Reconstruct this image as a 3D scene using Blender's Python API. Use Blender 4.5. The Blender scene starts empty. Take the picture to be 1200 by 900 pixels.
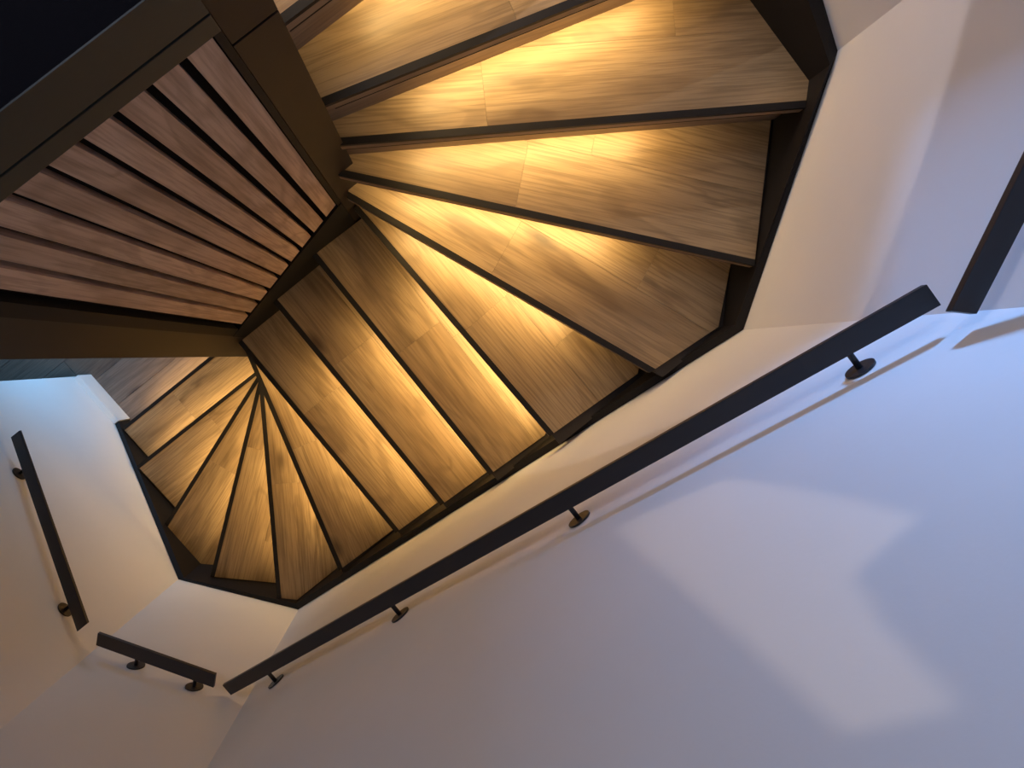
import bpy, bmesh, math, random
from mathutils import Vector, Matrix
random.seed(7)
S = bpy.context.scene
COL = S.collection
# Plan frame: x runs up the middle flight, y across the stairwell, the camera stands over the origin.
# Heights are written as depth below the camera (d) and turned into world z by H(d).
CAMZ = 4.31
def H(d): return CAMZ - d

# ------------------------------------------------------------------ camera
F = 830.0
TH = math.radians(39.3)
D = Vector(((523-600)/F, -(415-450)/F, -1.0)).normalized()      # straight down, seen from the camera
ex = Vector((1, 0, 0)); ex = (ex - D*ex.dot(D)).normalized()
ey = (-D).cross(ex)
r0 = ex*math.cos(TH) + ey*math.sin(TH)
r1 = -ex*math.sin(TH) + ey*math.cos(TH)
cam = bpy.data.cameras.new('camera')
cam.sensor_fit = 'HORIZONTAL'; cam.sensor_width = 36.0; cam.lens = F*36.0/1200.0
cam.clip_start = 0.02; cam.clip_end = 60
camo = bpy.data.objects.new('camera', cam); COL.objects.link(camo)
camo.matrix_world = Matrix(((r0.x, r0.y, r0.z, 0), (r1.x, r1.y, r1.z, 0), (-D.x, -D.y, -D.z, CAMZ), (0, 0, 0, 1)))
S.camera = camo

# ------------------------------------------------------------------ world, exposure
w = bpy.data.worlds.new('world'); S.world = w; w.use_nodes = True
bg = w.node_tree.nodes['Background']; bg.inputs[0].default_value = (0.45, 0.6, 1.0, 1); bg.inputs[1].default_value = 0.15
S.view_settings.view_transform = 'Standard'; S.view_settings.look = 'None'
S.view_settings.gamma = 1.0; S.view_settings.use_curve_mapping = False
S.view_settings.exposure = 0.0

# ------------------------------------------------------------------ large lights
def area(name, loc, target, size, power, color, parent=None, spread=180):
    l = bpy.data.lights.new(name, 'AREA'); l.shape = 'RECTANGLE'; l.size, l.size_y = size
    l.energy = power; l.color = color; l.spread = math.radians(spread)
    o = bpy.data.objects.new(name, l); COL.objects.link(o)
    o.location = loc
    o.rotation_euler = (Vector(target) - Vector(loc)).to_track_quat('-Z', 'Y').to_euler()
    if parent: o.parent = parent
    return o
def spot(name, loc, target, power, color, angle, blend=.15, radius=.02):
    l = bpy.data.lights.new(name, 'SPOT'); l.energy = power; l.color = color
    l.spot_size = math.radians(angle); l.spot_blend = blend; l.shadow_soft_size = radius
    o = bpy.data.objects.new(name, l); COL.objects.link(o); o.location = loc
    o.rotation_euler = (Vector(target) - Vector(loc)).to_track_quat('-Z', 'Y').to_euler()
    return o
BLUE = (0.19, 0.45, 1.0)
WARM = (1.0, 0.67, 0.26)
NEUT = (1.0, 0.84, 0.72)
area('daylight_added_window', (1.69, 1.26, H(1.17)), (.5, -.5, H(1.1)), (.22, .16), 46, BLUE)  # blue daylight sent through the added window opening
area('daylight_ground_window', (-.95, 2.0, H(3.7)), (-1.69, 1.15, H(3.85)), (.5, .5), 6.5, (0.22, 0.56, 1.0), None, 100)
area('added_upper_fill', (-.3, 1.9, H(-1.15)), (-.3, .2, H(1.2)), (.6, .6), 17, (.80, .82, 1.0))  # added fill for walls and slats, there is no ceiling panel
area('added_landing_fill', (.9, 2.3, H(-1.1)), (1.1, -.2, H(1.6)), (.5, .5), 1.2, (1.0, .84, .80), None, 60)  # added fill for the slanting right wall, no panel there
# added unseen spot, its cone fitted to the curved edge on the front wall
LOWL = (1.1, 1.6, H(.6)); LOWD = (.01015, -.71482, -.69924)
spot('added_curve_light', LOWL, tuple(a+b_ for a, b_ in zip(LOWL, LOWD)), 34, (.95, .88, .92), 46.7, .06, .012)
# added spot; the box further down is cut to shape its wall patch
FRL = (.45, 2.2, H(.3))
spot('added_patch_light', FRL, (.13, -.515, H(1.0)), 38, (1.0, .78, .56), 60, .1, .003)

# ------------------------------------------------------------------ materials
def mat(name):
    m = bpy.data.materials.new(name); m.use_nodes = True
    nt = m.node_tree; b = nt.nodes['Principled BSDF']
    return m, nt, b
def lk(nt, a, b): nt.links.new(a, b)
def ramp(nt, fac, stops):
    r = nt.nodes.new('ShaderNodeValToRGB'); cr = r.color_ramp
    while len(cr.elements) < len(stops): cr.elements.new(.5)
    for e, (p, c) in zip(cr.elements, stops): e.position = p; e.color = (*c, 1)
    lk(nt, fac, r.inputs[0]); return r.outputs[0]
def noise(nt, vec, scale, detail=4, rough=.55, dist=0):
    n = nt.nodes.new('ShaderNodeTexNoise'); n.inputs['Scale'].default_value = scale
    n.inputs['Detail'].default_value = detail; n.inputs['Roughness'].default_value = rough
    n.inputs['Distortion'].default_value = dist
    lk(nt, vec, n.inputs['Vector']); return n.outputs['Fac']
def mapping(nt, src, scale):
    m = nt.nodes.new('ShaderNodeMapping'); m.inputs['Scale'].default_value = scale
    lk(nt, src, m.inputs['Vector']); return m.outputs[0]
def bump(nt, b, h, strength, dist=.002):
    n = nt.nodes.new('ShaderNodeBump'); n.inputs['Strength'].default_value = strength
    n.inputs['Distance'].default_value = dist
    lk(nt, h, n.inputs['Height']); lk(nt, n.outputs[0], b.inputs['Normal'])
def mixc(nt, fac, a, b, mode='MIX'):
    m = nt.nodes.new('ShaderNodeMix'); m.data_type = 'RGBA'; m.blend_type = mode
    if isinstance(fac, float): m.inputs[0].default_value = fac
    else: lk(nt, fac, m.inputs[0])
    for i, v in ((6, a), (7, b)):
        if isinstance(v, tuple): m.inputs[i].default_value = (*v, 1)
        else: lk(nt, v, m.inputs[i])
    return m.outputs[2]
def wood(name, light, mid, dark, axis=0, rough=.45, knots=True, tone=.25):
    m, nt, b = mat(name)
    tc = nt.nodes.new('ShaderNodeTexCoord'); oi = nt.nodes.new('ShaderNodeObjectInfo')
    sc = nt.nodes.new('ShaderNodeVectorMath'); sc.operation = 'SCALE'
    cmb = nt.nodes.new('ShaderNodeCombineXYZ')
    for i in range(3): lk(nt, oi.outputs['Random'], cmb.inputs[i])
    lk(nt, cmb.outputs[0], sc.inputs[0]); sc.inputs['Scale'].default_value = 37.0
    ad = nt.nodes.new('ShaderNodeVectorMath'); ad.operation = 'ADD'
    lk(nt, tc.outputs['Object'], ad.inputs[0]); lk(nt, sc.outputs[0], ad.inputs[1]); v = ad.outputs[0]
    s_fig = [6, 6, 6]; s_fig[axis] = 1.3
    s_fine = [150, 150, 150]; s_fine[axis] = 5
    s_blot = [4, 4, 4]; s_blot[axis] = 1.5
    fig = noise(nt, mapping(nt, v, s_fig), 1.0, 3, .5, .7)
    # rings: the figure value folded into thin lines
    mu = nt.nodes.new('ShaderNodeMath'); mu.operation = 'MULTIPLY'; mu.inputs[1].default_value = 26.0; lk(nt, fig, mu.inputs[0])
    sn = nt.nodes.new('ShaderNodeMath'); sn.operation = 'SINE'; lk(nt, mu.outputs[0], sn.inputs[0])
    rings = ramp(nt, sn.outputs[0], [(0, (0, 0, 0)), (.6, (.1,)*3), (1, (1, 1, 1))])
    fine = noise(nt, mapping(nt, v, s_fine), 1.0, 3, .6)
    blot = noise(nt, mapping(nt, v, s_blot), 1.0, 3, .5, .6)
    base = ramp(nt, blot, [(.32, mid), (.62, light)])
    c = mixc(nt, ramp(nt, rings, [(0, (0, 0, 0)), (1, (.32,)*3)]), base, dark)
    c = mixc(nt, ramp(nt, fine, [(.38, (.42,)*3), (.56, (0, 0, 0))]), c, dark)
    dk = ramp(nt, fig, [(.30, (.6,)*3), (.43, (0, 0, 0))])
    c = mixc(nt, dk, c, dark)
    if knots:
        s_kn = [5.5, 5.5, 5.5]; s_kn[axis] = 2.2
        vo = nt.nodes.new('ShaderNodeTexVoronoi'); vo.inputs['Scale'].default_value = 1.0
        lk(nt, mapping(nt, v, s_kn), vo.inputs['Vector'])
        c = mixc(nt, ramp(nt, vo.outputs['Distance'], [(.04, (.9,)*3), (.16, (0, 0, 0))]), c, tuple(x*.6 for x in dark))
    hv = nt.nodes.new('ShaderNodeHueSaturation'); lk(nt, c, hv.inputs['Color'])
    mr = nt.nodes.new('ShaderNodeMapRange'); mr.inputs['To Min'].default_value = 1-tone; mr.inputs['To Max'].default_value = 1+tone*.6
    lk(nt, oi.outputs['Random'], mr.inputs['Value']); lk(nt, mr.outputs[0], hv.inputs['Value'])
    lk(nt, hv.outputs[0], b.inputs['Base Color'])
    b.inputs['Roughness'].default_value = rough
    bump(nt, b, fine, .15, .0005)
    return m
M = {}
M['oak'] = wood('oak_laminate', (.37, .262, .142), (.27, .18, .093), (.10, .06, .028), 0, .42, True, .10)
M['oak_edge'] = wood('oak_edge', (.30, .20, .12), (.22, .145, .085), (.12, .075, .04), 0, .5, False, .05)
M['slat'] = wood('slat_oak', (.53, .37, .27), (.42, .28, .20), (.14, .08, .05), 2, .55, False, .12)
M['floor'] = wood('floor_oak', (.30, .22, .17), (.20, .15, .12), (.10, .07, .055), 0, .4, True, .3)
def paint(name, col, rough=.6, bumpy=.15, scale=120, metal=0, vary=.0, spec=.5):
    m, nt, b = mat(name)
    tc = nt.nodes.new('ShaderNodeTexCoord')
    n = noise(nt, tc.outputs['Object'], scale, 4, .6)
    if vary:
        n2 = noise(nt, tc.outputs['Object'], 2.5, 3, .5)
        c = ramp(nt, n2, [(.3, tuple(x*(1-vary) for x in col)), (.7, col)]); lk(nt, c, b.inputs['Base Color'])
    else: b.inputs['Base Color'].default_value = (*col, 1)
    b.inputs['Roughness'].default_value = rough; b.inputs['Metallic'].default_value = metal
    b.inputs['Specular IOR Level'].default_value = spec
    bump(nt, b, n, bumpy, .0012)
    return m
M['wall'] = paint('white_plaster', (.78, .77, .76), .75, .25, 60, vary=.04)
M['base'] = paint('white_baseboard', (.82, .82, .82), .4, .05)
M['ceil'] = paint('ceiling_plaster', (.72, .71, .70), .8, .2, 60)
M['string'] = paint('black_stringer', (.013, .011, .011), .55, .1, 150, vary=.2, spec=.2)
M['inner'] = paint('dark_brown_panel', (.019, .0135, .011), .5, .1, 150, spec=.2, vary=.15)
M['under'] = paint('dark_tread_core', (.020, .014, .010), .7, .1, 150)
M['black'] = paint('black_matt', (.007, .006, .005), .65, .1, 150, spec=.2)
M['nosing'] = paint('black_nosing', (.012, .010, .009), .5, .1, 200, spec=.25)
M['rail'] = paint('black_powder_coat', (.014, .014, .017), .42, .3, 400)
M['gloss'] = paint('black_green_lacquer', (.016, .025, .025), .42, .15, 35, spec=.25)
M['dark_cover'] = paint('near_black_cover', (.010, .010, .014), .95, .6, 300, spec=.1)
M['felt'] = paint('black_felt', (.010, .007, .006), .95, .6, 500, spec=.1)
M['frame'] = paint('window_frame_white', (.75, .75, .75), .4, .05)
m, nt, b = mat('window_glass'); b.inputs['Transmission Weight'].default_value = 1; b.inputs['Roughness'].default_value = 0; b.inputs['IOR'].default_value = 1.02
M['glass'] = m
m, nt, b = mat('lamp_diffuser'); b.inputs['Emission Color'].default_value = (1, .85, .7, 1); b.inputs['Emission Strength'].default_value = 4
M['lamp'] = m
m, nt, b = mat('led_diffuser'); b.inputs['Base Color'].default_value = (.9, .8, .6, 1); b.inputs['Emission Color'].default_value = (1, .62, .24, 1); b.inputs['Emission Strength'].default_value = 3
M['led'] = m

# ------------------------------------------------------------------ helpers
def tag(o, label=None, cat=None, group=None, kind=None):
    if label: o['label'] = label
    if cat: o['category'] = cat
    if group: o['group'] = group
    if kind: o['kind'] = kind
    return o
def empty(name, loc, parent=None):
    o = bpy.data.objects.new(name, None); COL.objects.link(o); o.location = loc
    o.empty_display_size = .1
    bpy.context.view_layer.update()
    if parent: o.parent = parent
    return o
def link(name, bm, m, parent=None, mw=None, bevel=0, smooth=False):
    """link a bmesh given in WORLD coordinates; mw = the object's own frame"""
    mw = mw or Matrix.Identity(4)
    if bevel: bmesh.ops.bevel(bm, geom=bm.edges[:], offset=bevel, segments=2, affect='EDGES', profile=.7)
    bm.transform(mw.inverted())
    bmesh.ops.recalc_face_normals(bm, faces=bm.faces[:])
    me = bpy.data.meshes.new(name); bm.to_mesh(me); bm.free()
    if smooth:
        for p in me.polygons: p.use_smooth = True
    me.materials.append(m)
    o = bpy.data.objects.new(name, me); COL.objects.link(o)
    if parent:
        o.parent = parent
        o.matrix_parent_inverse = Matrix.Identity(4)
        o.matrix_local = WM(parent).inverted() @ mw
    else: o.matrix_world = mw
    o_world[o.name] = mw.copy()
    return o
o_world = {}
def WM(o):
    if o.name in o_world: return o_world[o.name]
    return Matrix.Translation(o.location)
def prism(poly, z0, z1, bm=None):
    """vertical prism over plan polygon; z0, z1 numbers or per-vertex lists (world z)"""
    bm = bm or bmesh.new(); n = len(poly)
    za = z0 if isinstance(z0, (list, tuple)) else [z0]*n
    zb = z1 if isinstance(z1, (list, tuple)) else [z1]*n
    lo = [bm.verts.new((p[0], p[1], za[i])) for i, p in enumerate(poly)]
    hi = [bm.verts.new((p[0], p[1], zb[i])) for i, p in enumerate(poly)]
    bm.faces.new(lo[::-1]); bm.faces.new(hi)
    for i in range(n):
        j = (i+1) % n; bm.faces.new((lo[i], lo[j], hi[j], hi[i]))
    return bm
def box(x0, x1, y0, y1, z0, z1, bm=None): return prism([(x0, y0), (x1, y0), (x1, y1), (x0, y1)], z0, z1, bm)
def frame2(p, q, z):
    """object frame at p with x along p->q (plan)"""
    a = math.atan2(q[1]-p[1], q[0]-p[0])
    return Matrix.Translation((p[0], p[1], z)) @ Matrix.Rotation(a, 4, 'Z')
def clip(poly, n, d):
    """keep n.p <= d"""
    out = []
    for i in range(len(poly)):
        a, b_ = poly[i], poly[(i+1) % len(poly)]
        da = n[0]*a[0]+n[1]*a[1]-d; db = n[0]*b_[0]+n[1]*b_[1]-d
        if da <= 0: out.append(a)
        if (da < 0 < db) or (db < 0 < da):
            t = da/(da-db); out.append((a[0]+(b_[0]-a[0])*t, a[1]+(b_[1]-a[1])*t))
    return out
def lerp(a, b_, t): return tuple(a[i]+(b_[i]-a[i])*t for i in range(len(a)))
def cyl(p, q, r, seg=20, bm=None, r2=None):
    bm = bm or bmesh.new(); p = Vector(p); q = Vector(q); d = (q-p); L = d.length
    mt = Matrix.Translation((p+q)/2) @ d.to_track_quat('Z', 'Y').to_matrix().to_4x4()
    bmesh.ops.create_cone(bm, cap_ends=True, segments=seg, radius1=r, radius2=r if r2 is None else r2, depth=L, matrix=mt)
    return bm

# ------------------------------------------------------------------ room shell
WE, WD, WC, WB, WA, WT = (-1.69, 1.22), (-1.69, -.022), (-1.282, -.481), (.76, -.525), (1.252, -.033), (1.252, 3.2)
TOP = H(-1.3)
OE, OD, OC, OB, OA, OT = (-1.82, 1.22), (-1.82, -.073), (-1.332, -.601), (.81, -.645), (1.372, -.083), (1.372, 3.2)
def wall(name, a, b_, oa, ob): return tag(link(name, prism([a, b_, ob, oa], 0, TOP), M['wall']), kind='structure')
wall('wall_left', WE, WD, OE, OD)
wall('wall_front_left', WD, WC, OD, OC)
wall('wall_front', WC, WB, OC, OB)
wall('wall_front_right', WB, WA, OB, OA)
# right wall with an added, unseen window opening that cuts the blue beam
wy0, wy1, wz0, wz1 = .30, .90, H(1.36), H(.85)
bm = prism([WA, (WA[0], wy0), (OA[0], wy0), OA], 0, TOP)
box(WA[0], OA[0], wy0, wy1, 0, wz0, bm); box(WA[0], OA[0], wy0, wy1, wz1, TOP, bm); box(WA[0], OA[0], wy1, 3.2, 0, TOP, bm)
tag(link('wall_right', bm, M['wall']), kind='structure')
bm = bmesh.new()
for a in ((wy0, wy0+.05, wz0, wz1), (wy1-.05, wy1, wz0, wz1), (wy0, wy1, wz0, wz0+.05), (wy0, wy1, wz1-.05, wz1)):
    box(1.28, 1.34, a[0], a[1], a[2], a[3], bm)
tag(link('added_window_1', bm, M['frame']), kind='structure')  # added frame for the unseen opening
# rooms behind: back wall, ceiling, ground floor
tag(link('wall_back', box(-5.0, 1.372, 5.0, 5.12, 0, TOP), M['wall']), kind='structure')
tag(link('ceiling', box(-5.0, 1.372, -.8, 5.12, TOP, TOP+.15), M['ceil']), kind='structure')
tag(link('wall_far_left', box(-5.12, -5.0, -1.0, 5.12, 0, TOP), M['wall']), kind='structure')
# upper floor slab (outside the frame, behind the slat screen) and upper landing
slabT, slabB = H(1.27), H(1.56)
tag(link('ceiling_ground_floor', prism([(-5, .66), (.14, .66), (.14, 1.27), (1.252, 1.27), (1.252, 5.0), (-5, 5.0)], slabB, slabT), M['ceil']), kind='structure')
tag(link('wall_ground_floor_front', box(-5.0, -1.82, 1.10, 1.22, 0, TOP), M['wall']), kind='structure')
tag(link('floor_upstairs', box(-4.9, .13, .67, 4.9, slabT+.0005, slabT+.012), M['dark_cover']), kind='structure')  # thin near-black cover added so the upper floor stays dark
# baseboard along the ground-floor stretch of the left wall and round its end
tag(link('baseboard_left', box(-1.69, -1.660, .875, 1.208, 0.0, .15), M['base'], bevel=.003), kind='structure')

# ground floor of separate laminate planks
fl = link('floor', box(-5, 1.3, -.7, 5, -.14, -.012), M['black']); tag(fl, kind='structure')
pw, L_ = .19, 1.28
row = 0
y = .60
while y < 3.3:
    x = -4.2 - random.random()*1.2
    while x < .9:
        a, b_ = x, x+L_
        if b_ > -4.0 and a < .5 and not (y < .9 and b_ < -1.9):
            lo = max(a, -4.2); hi = min(b_, .7)
            p = link('plank', box(lo+.0012, hi-.0012, y+.0012, y+pw-.0012, -.012, 0), M['floor'], fl, Matrix.Translation((lo, y, 0)))
        x += L_
    y += pw

# ------------------------------------------------------------------ staircase
zk = lambda k: .19/.068*(1+(k-7)*.068)          # depth of nosing k below the camera
stair = empty('staircase', (-.25, .5, 0))
tag(stair, 'winding staircase of oak treads with black nosings, lit by warm strips, between black stringers', 'staircase')
NOS = {  # nosing lines in plan: inner end, outer end
 -2: ((.14, 1.21), (1.215, 1.21)),
 -1: ((.14, .93), (1.215, .93)),
 0: ((.14, .705), (1.215, .690)),
 1: ((.13, .608), (1.215, .296)),
 2: ((.105, .590), (1.164, -.101)),
 3: ((.085, .573), (.868, -.374)),
 4: ((.070, .559), (.466, -.458)),
 5: ((.070, .565), (.094, -.443)),
 6: ((-.146, .572), (-.162, -.445)),
 7: ((-.384, .570), (-.398, -.447)),
 8: ((-.624, .570), (-.643, -.445)),
 9: ((-.664, .560), (-.981, -.441)),
 10: ((-.675, .552), (-1.345, -.390)),
 11: ((-.685, .553), (-1.585, -.111)),
 12: ((-.695, .567), (-1.662, .240)),
 13: ((-.70, .575), (-1.653, .583)),
 14: ((-.70, .828), (-1.655, .825)),
}
SI = [(1.212, 1.30), (1.212, .085), (1.212, -.048), (.748, -.496), (-1.272, -.452), (-1.664, -.034), (-1.666, .872)]   # inner face of the outer stringer
CORN = {2: [(1.215, -.052)], 4: [(.734, -.487)], 5: [(.470, -.473)], 6: [(.090, -.464)], 7: [(-.170, -.463)], 8: [(-.405, -.461)], 9: [(-.652, -.457)], 10: [(-1.285, -.448)], 12: [(-1.668, -.03)]}
# corners that lie on the outer edge between the two nosings, from front to back
LED = {-1: (.05, .9), 0: (.2, .9), 1: (.22, .8), 2: (.16, .70), 3: (.12, .68), 4: (.15, .75), 5: (.31, .96), 6: (.31, .96), 7: (.31, .96), 8: (.12, .9),
       9: (.15, .85), 10: (.2, .85), 11: (.2, .85), 12: (.15, .85), 13: (.1, .9)}
TH_ = .034
def outer_back(k):
    """point where the tread's outer edge passes under the nosing above"""
    return NOS[k-1][1]
for k in range(-1, 15):
    (fi, fo), (bi, bo) = NOS[k], NOS[k-1]
    zt = H(zk(k)); zb = zt - TH_
    # tread outline, carried 45 mm in under the nosing above
    dirb = Vector((bo[0]-bi[0], bo[1]-bi[1])).normalized()
    nb = Vector((-dirb.y, dirb.x))
    mid_f = Vector(((fi[0]+fo[0])/2, (fi[1]+fo[1])/2)); mid_b = Vector(((bi[0]+bo[0])/2, (bi[1]+bo[1])/2))
    if nb.dot(mid_b-mid_f) < 0: nb = -nb
    poly = [fi, fo] + CORN.get(k, [])
    if k == 1: pass
    bo2 = (bo[0]+nb.x*.045, bo[1]+nb.y*.045); bi2 = (bi[0]+nb.x*.045, bi[1]+nb.y*.045)
    if k == 3: poly += [(1.215, -.030)]
    if k == 11: poly += [(-1.340, -.372)]
    if k == 2: poly += [(1.215, .295)]
    poly += [bi2] if k in (3, 11) else [bo2, bi2]
    # drop near-duplicate or backtracking points through a convex hull
    pts = sorted(set((round(p[0], 4), round(p[1], 4)) for p in poly))
    def half(ps):
        h = []
        for p in ps:
            while len(h) > 1 and (h[-1][0]-h[-2][0])*(p[1]-h[-2][1])-(h[-1][1]-h[-2][1])*(p[0]-h[-2][0]) <= 0: h.pop()
            h.append(p)
        return h
    hull = half(pts)[:-1] + half(pts[::-1])[:-1]
    # the dark core runs on under the stringer
    out = Vector((fo[0]-fi[0], fo[1]-fi[1])).normalized()
    big = []
    for p in hull:
        far = (Vector(p)-Vector(fi)).length > .35 and (Vector(p)-Vector(bi2)).length > .35
        big.append((p[0]+out.x*.05, p[1]+out.y*.05) if far else p)
        if far:
            o2 = Vector((bo[0]-bi[0], bo[1]-bi[1])).normalized()
            big.append((p[0]+o2.x*.05, p[1]+o2.y*.05))
    pts = sorted(set((round(p[0], 4), round(p[1], 4)) for p in big))
    big = half(pts)[:-1] + half(pts[::-1])[:-1]
    # keep inside the walls
    for (a, b_) in zip(SI[1:], SI[:-1]):
        t = Vector((b_[0]-a[0], b_[1]-a[1])).normalized(); n = Vector((-t.y, t.x))
        if n.dot(Vector((-.2, .3))-Vector(a)) > 0: n = -n
        hull = clip(hull, n, n.dot(Vector(a)) - .0005)
        big = clip(big, n, n.dot(Vector(a)) + .008)
    fr = frame2(fi, fo, zt)
    dfront = Vector((fo[0]-fi[0], fo[1]-fi[1])).normalized(); nf = Vector((-dfront.y, dfront.x))
    if nf.dot(mid_b-mid_f) < 0: nf = -nf
    big = clip(big, -nf, -(nf.dot(Vector(fi))+.010))
    core = link('tread', prism(big, zb, zt-.009), M['under'], stair, fr)
    # nosing strip: black angle profile on the front edge
    d = Vector((fo[0]-fi[0], fo[1]-fi[1])).normalized(); n = Vector((-d.y, d.x))
    if n.dot(mid_b-mid_f) < 0: n = -n
    d0 = n.dot(Vector(fi))                     # front line: n.p = d0, tread on the + side
    sw = .019
    link('front_edge', prism(clip(hull, n, d0+.0098), zb, zt-.010), M['oak_edge'], core, fr)
    strip = clip(hull, n, d0+sw)
    bm = prism(strip, zt-.010, zt+.0025)
    link('nosing_strip', bm, M['nosing'], core, fr)
    # small shadow-gap profile under the front face, holding the light strip
    t0, t1 = .03, .97
    a = Vector(lerp(fi, fo, t0)); b_ = Vector(lerp(fi, fo, t1))
    ins = .0005
    pr = [a+n*ins, b_+n*ins, b_+n*(ins+.026), a+n*(ins+.026)]
    link('light_profile', prism(pr, zb-.007, zb), M['black'], core, fr)
    # laminate boards laid on the core, split lengthwise and once across
    rest = clip(hull, -n, -(d0+sw))
    bw = .192; i = 0; dmax = max(n.dot(Vector(p)) for p in rest)
    lo = d0+sw
    while lo < dmax - .004:
        hi = lo+bw if dmax-(lo+bw) > .02 else dmax+.01
        strip2 = clip(clip(rest, -n, -(lo+.0004)), n, hi-.0004)
        if len(strip2) >= 3:
            s0 = min(d.dot(Vector(p)) for p in strip2); s1 = max(d.dot(Vector(p)) for p in strip2)
            cut = s0 + (s1-s0)*random.uniform(.3, .7)
            for h2 in (clip(strip2, d, cut-.00025), clip(strip2, -d, -(cut+.00025))):
                if len(h2) >= 3:
                    q0 = h2[0]
                    f2 = Matrix.Translation((q0[0], q0[1], zt)) @ Matrix.Rotation(math.atan2(d.y, d.x), 4, 'Z')
                    link('board', prism(h2, zt-.009, zt), M['oak'], core, f2)
        lo = hi; i += 1
    # riser below the nosing of this tread
    if k < 15:
        a = Vector(lerp(fi, fo, .0))+n*.03; b_ = Vector(lerp(fi, fo, 1.0))+n*.03
        rz = H(zk(k+1)) if k < 14 else 0.0
        link('riser', prism([a, b_, b_+n*.014, a+n*.014], rz-.0, zb), M['oak_edge'], core, fr)
    # warm light strip
    if k < 15:
        t0, t1 = LED.get(k, (.2, .85))
        a = Vector(lerp(fi, fo, t0))+n*.025; b_ = Vector(lerp(fi, fo, t1))+n*.025
        c = (a+b_)/2; L = (b_-a).length
        fm = Matrix.Translation((c.x, c.y, zb-.0095)) @ Matrix.Rotation(math.atan2(d.y, d.x), 4, 'Z')
        l = bpy.data.lights.new('light_strip', 'AREA'); l.shape = 'RECTANGLE'; l.size = L; l.size_y = .01
        l.energy = (4.1 if k < 8 else 3.0)*L; l.color = WARM
        o = bpy.data.objects.new('light_strip', l); COL.objects.link(o)
        o.parent = core; o.matrix_local = WM(core).inverted() @ fm
        link('led_tape', prism([a-n*.004, b_-n*.004, b_+n*.004, a+n*.004], zb-.0085, zb-.007), M['led'], core, fr)

# outer stringer: one board per wall, top edge sloping from corner to corner
def stringer(name, pts_out, pts_in, dz, drop):
    bm = bmesh.new()
    n = len(pts_out)
    rows = []
    for i in range(n):
        zt = H(dz[i]); zb = max(zt-drop, .001)
        rows.append([bm.verts.new((*pts_out[i], zt)), bm.verts.new((*pts_in[i], zt)), bm.verts.new((*pts_in[i], zb)), bm.verts.new((*pts_out[i], zb))])
    for i in range(n-1):
        for j in range(4):
            k_ = (j+1) % 4; bm.faces.new((rows[i][j], rows[i][k_], rows[i+1][k_], rows[i+1][j]))
    bm.faces.new(rows[0]); bm.faces.new(rows[-1][::-1])
    return link(name, bm, M['string'], stair)
e = .002
so = [(1.252-e, 1.30), (1.252-e, .085), (1.252-e, -.033), (.76, -.525+e), (-1.282, -.481+e), (-1.69+e, -.022), (-1.69+e, .872)]
si = SI
stringer('outer_stringer', so, si, [1.10, 1.679, 1.741, 2.13, 3.315, 3.51, 4.165], .5)

# inner stringer below the slats, then round the two posts
si2 = [(.139, .96), (.139, .60)]
bm = bmesh.new()
def slab_y(x0, x1, y0, y1, zt0, zt1, drop, bm):
    return prism([(x0, y0), (x1, y0), (x1, y1), (x0, y1)], [H(zt0)-drop, H(zt1)-drop, H(zt1)-drop, H(zt0)-drop], [H(zt0), H(zt1), H(zt1), H(zt0)], bm)
slab_y(-.5915, .0475, .571, .612, 2.83, 2.275, .50, bm)
link('inner_stringer', bm, M['black'], stair)
bm = prism([(.140, .60), (.140, 1.0), (.110, 1.0), (.110, .60)], [H(2.3), H(2.0), H(2.0), H(2.3)], [H(1.60), H(1.22), H(1.22), H(1.60)])
link('inner_stringer', bm, M['inner'], stair)
bm = prism([(-.716, .62), (-.716, .86), (-.69, .86), (-.69, .62)], 0, [H(3.75), H(3.95), H(3.95), H(3.75)])
link('inner_stringer', bm, M['inner'], stair)

# ------------------------------------------------------------------ slatted screen of the stairwell
scr = empty('slat_screen', (-.25, .6, 1.4))
tag(scr, 'screen of nine upright oak slats on black felt beside the middle flight', 'slat screen')
ys = .577
ST = 1.094
sb = lambda x: 2.275 + (x-.031)*(2.80-2.275)/(-.574)     # depth of the slat feet
link('backing_panel', prism([(-.5915, ys+.022), (.0475, ys+.022), (.0475, ys+.034), (-.5915, ys+.034)],
     [H(sb(-.60)), H(sb(.05)), H(sb(.05)), H(sb(-.60))], H(ST)), M['felt'], scr)
xr = .031; pitch = .0637; sw = .0475
for i in range(9):
    x1 = xr - i*pitch; x0 = x1 - sw
    bm = prism([(x0, ys), (x1, ys), (x1, ys+.022), (x0, ys+.022)],
               [H(sb(x0)), H(sb(x1)), H(sb(x1)), H(sb(x0))], H(ST))
    link('slat', bm, M['slat'], scr, Matrix.Translation((x0, ys, H(2))), bevel=.0012)
# black frame pieces either side of the slats
link('side_frame', box(.0335, .0475, ys-.004, ys+.034, H(2.33), H(ST)), M['black'], scr)
link('side_frame', box(-.592, -.552, ys-.004, ys+.034, H(2.95), H(ST)), M['black'], scr)

# the two dark posts that close the screen
def post(x0, x1, zb, zt, label):
    p = empty('post', ((x0+x1)/2, .62, zb)); tag(p, label, 'post')
    link('shaft', box(x0, x1, .575, .655, zb, zt-.003), M['inner'], p, bevel=.0015)
    link('upper_panel', box(x0, x1, .575, .655, zt+.003, H(.9)), M['inner'], p, bevel=.0015)
    return p
post(.0485, .1385, H(2.9), H(1.150), 'dark brown square post at the upper end of the slat screen')
post(-.7205, -.5925, 0.003, H(1.150), 'dark brown square post at the lower end of the slat screen, above the winders')

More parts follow.
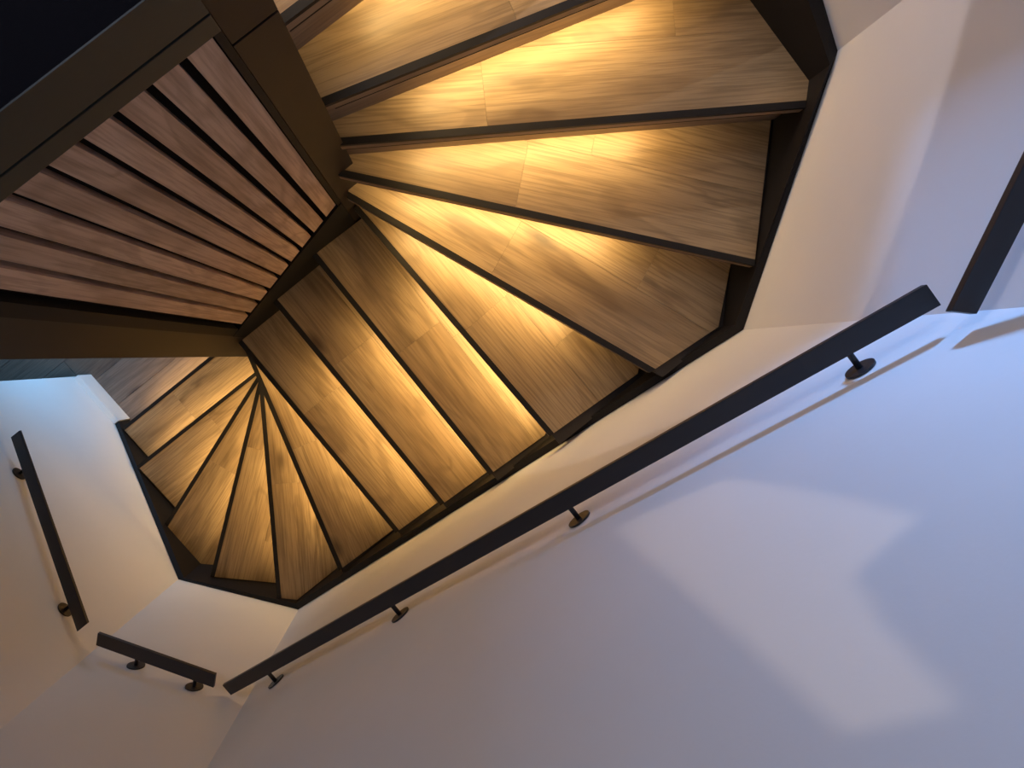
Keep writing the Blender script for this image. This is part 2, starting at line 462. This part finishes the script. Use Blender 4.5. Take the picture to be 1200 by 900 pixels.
# fascia above the slats: lacquered boards with a groove
fa = empty('fascia', (-.25, .6, H(1.09)))
tag(fa, 'glossy black-green fascia boards running above the tops of the oak slats', 'fascia')
link('lower_board', box(-.5915, .0475, ys-.010, ys+.034, H(1.083), H(1.034)), M['gloss'], fa, bevel=.002)
link('upper_board', box(-.5915, .0475, ys-.010, ys-.0075, H(1.028), H(.925)), M['gloss'], fa)
link('mounting_rail', box(-.5915, .0475, ys-.0045, ys+.034, H(1.06), H(1.02)), M['black'], fa)
link('shadow_strip', box(-.5915, .0475, ys, ys+.034, H(1.094), H(1.083)), M['black'], fa)

# ------------------------------------------------------------------ handrails
def handrail(a, b_, o_in, o_out, za, zb, Pa, Pb, discs, label, cut=0):
    """rail along the wall Pa-Pb; a, b_ = distance along it from Pa; za, zb depth at the ends"""
    A = Vector(Pa); t = (Vector(Pb)-A).normalized(); n = Vector((-t.y, t.x))
    if n.dot(Vector((-.2, .3))-A) < 0: n = -n
    th = .016
    c = A + t*((a+b_)/2) + n*o_in
    r = empty('handrail', (c.x, c.y, H((za+zb)/2))); tag(r, label, 'handrail', 'black flat-bar handrails on the stair wall')
    P = lambda s, o, z: Vector((*(A+t*s+n*o), z))
    bm = bmesh.new()
    vs = []
    for s, z in ((a, H(za)), (b_, H(zb))):
        vs.append([bm.verts.new(P(s, o_out, z)), bm.verts.new(P(s, o_in, z)), bm.verts.new(P(s, o_in, z-th)), bm.verts.new(P(s, o_out, z-th))])
    for j in range(4):
        k_ = (j+1) % 4; bm.faces.new((vs[0][j], vs[0][k_], vs[1][k_], vs[1][j]))
    bm.faces.new(vs[0]); bm.faces.new(vs[1][::-1])
    link('bar', bm, M['rail'], r, bevel=.002)
    for s in discs:
        f = (s-a)/(b_-a); z = H(za+(zb-za)*f)
        zc = z - .048
        om = o_out + (o_in-o_out)*.40
        bm = bmesh.new()
        cyl(P(s, .004, zc), P(s, om-.008, zc), .0065, 14, bm)
        bmesh.ops.create_uvsphere(bm, u_segments=12, v_segments=8, radius=.0066, matrix=Matrix.Translation(P(s, om-.008, zc)))
        cyl(P(s, om-.008, zc), P(s, om-.003, z-th-.003), .0065, 14, bm)
        st = link('bracket', bm, M['rail'], r, smooth=True)
        bm = cyl(P(s, .001, zc), P(s, .006, zc), .030, 32)
        link('wall_disc', bm, M['rail'], st, bevel=.0008)
    return r
def along(Pa, Pb, x=None, y=None):
    if x is not None: f = (x-Pa[0])/(Pb[0]-Pa[0])
    else: f = (y-Pa[1])/(Pb[1]-Pa[1])
    return f*math.dist(Pa, Pb)
X = lambda x: along(WC, WB, x=x)
handrail(X(-1.299), X(.712), .095, .05, 2.432, 1.154, WC, WB, [X(-1.127), X(-.577), X(-.006), X(.589)],
         'long black handrail with four wall discs, sloping down beside the middle flight')
Y = lambda y: along(WE, WD, y=y)
handrail(Y(.889), Y(.067), .095, .05, 3.160, 2.612, WE, WD, [Y(.738), Y(.161)],
         'black handrail with two wall discs on the left wall, beside the lowest winders')
X = lambda x: along(WD, WC, x=x)
handrail(X(-1.669), X(-1.351), .095, .05, 2.624, 2.413, WD, WC, [X(-1.567), X(-1.408)],
         'short black handrail with two wall discs on the slanting corner wall')
X = lambda x: along(WB, WA, x=x)
handrail(X(.750), X(1.19), .095, .05, 1.093, .75, WB, WA, [X(1.0)],
         'black handrail end at the right edge, on the slanting wall by the upper winders')

# ------------------------------------------------------------------ added lamps upstairs (outside the frame)
def downlight(x, y, label):
    d_ = empty('ceiling_downlight', (x, y, TOP-.02)); tag(d_, label, 'ceiling light', 'downlights on the upstairs ceiling')
    bm = cyl((x, y, TOP-.028), (x, y, TOP-.0005), .045, 24); link('housing', bm, M['frame'], d_)
    bm = cyl((x, y, TOP-.031), (x, y, TOP-.0285), .034, 24); link('diffuser', bm, M['lamp'], d_)
downlight(-.55, 1.7, 'round white ceiling downlight behind the slat screen')
downlight(.95, 1.8, 'round white ceiling downlight over the upper landing')

# added unseen box: its plate opening is cut to shape the wall patch
Lp = Vector(FRL); aim = (Vector((.13, -.515, H(1.0))) - Lp).normalized()
sx = aim.cross(Vector((0, 0, 1))).normalized(); sy = sx.cross(aim)
hole = []
for px, py in [(.062, .618), (.148, .554), (.175, .70), (.21, .80), (.319, .803), (.30, 1.02), (.258, 1.29), (.13, 1.40), (.039, 1.458), (.055, .99)]:
    v = Vector((px, -.512, H(px*0+py))) - Lp
    v *= .40/v.dot(aim); hole.append(v)
framing_box = empty('added_framing_box', tuple(Lp)); tag(framing_box, 'added black box upstairs, cut to shape the light patch on the front wall', 'spotlight')
bm = bmesh.new(); c = sum(hole, Vector())/len(hole)
inner = [bm.verts.new(Lp+h) for h in hole]
outer = []
for h in hole:
    q = h-c; a_ = q.dot(sx); b2 = q.dot(sy); m_ = max(abs(a_), abs(b2)); 
    outer.append(bm.verts.new(Lp+c+(sx*a_+sy*b2)*(.30/m_)))
n_ = len(hole)
for i in range(n_):
    j = (i+1) % n_; bm.faces.new((inner[i], inner[j], outer[j], outer[i]))
bmesh.ops.solidify(bm, geom=bm.faces[:], thickness=.004)
link('front_plate', bm, M['black'], framing_box)
mt = Matrix.Translation(Lp - aim*.03) @ aim.to_track_quat('Z', 'Y').to_matrix().to_4x4()
bm = bmesh.new(); bmesh.ops.create_cube(bm, size=1, matrix=mt @ Matrix.Diagonal((.12, .12, .02, 1)))
link('back_plate', bm, M['black'], framing_box)
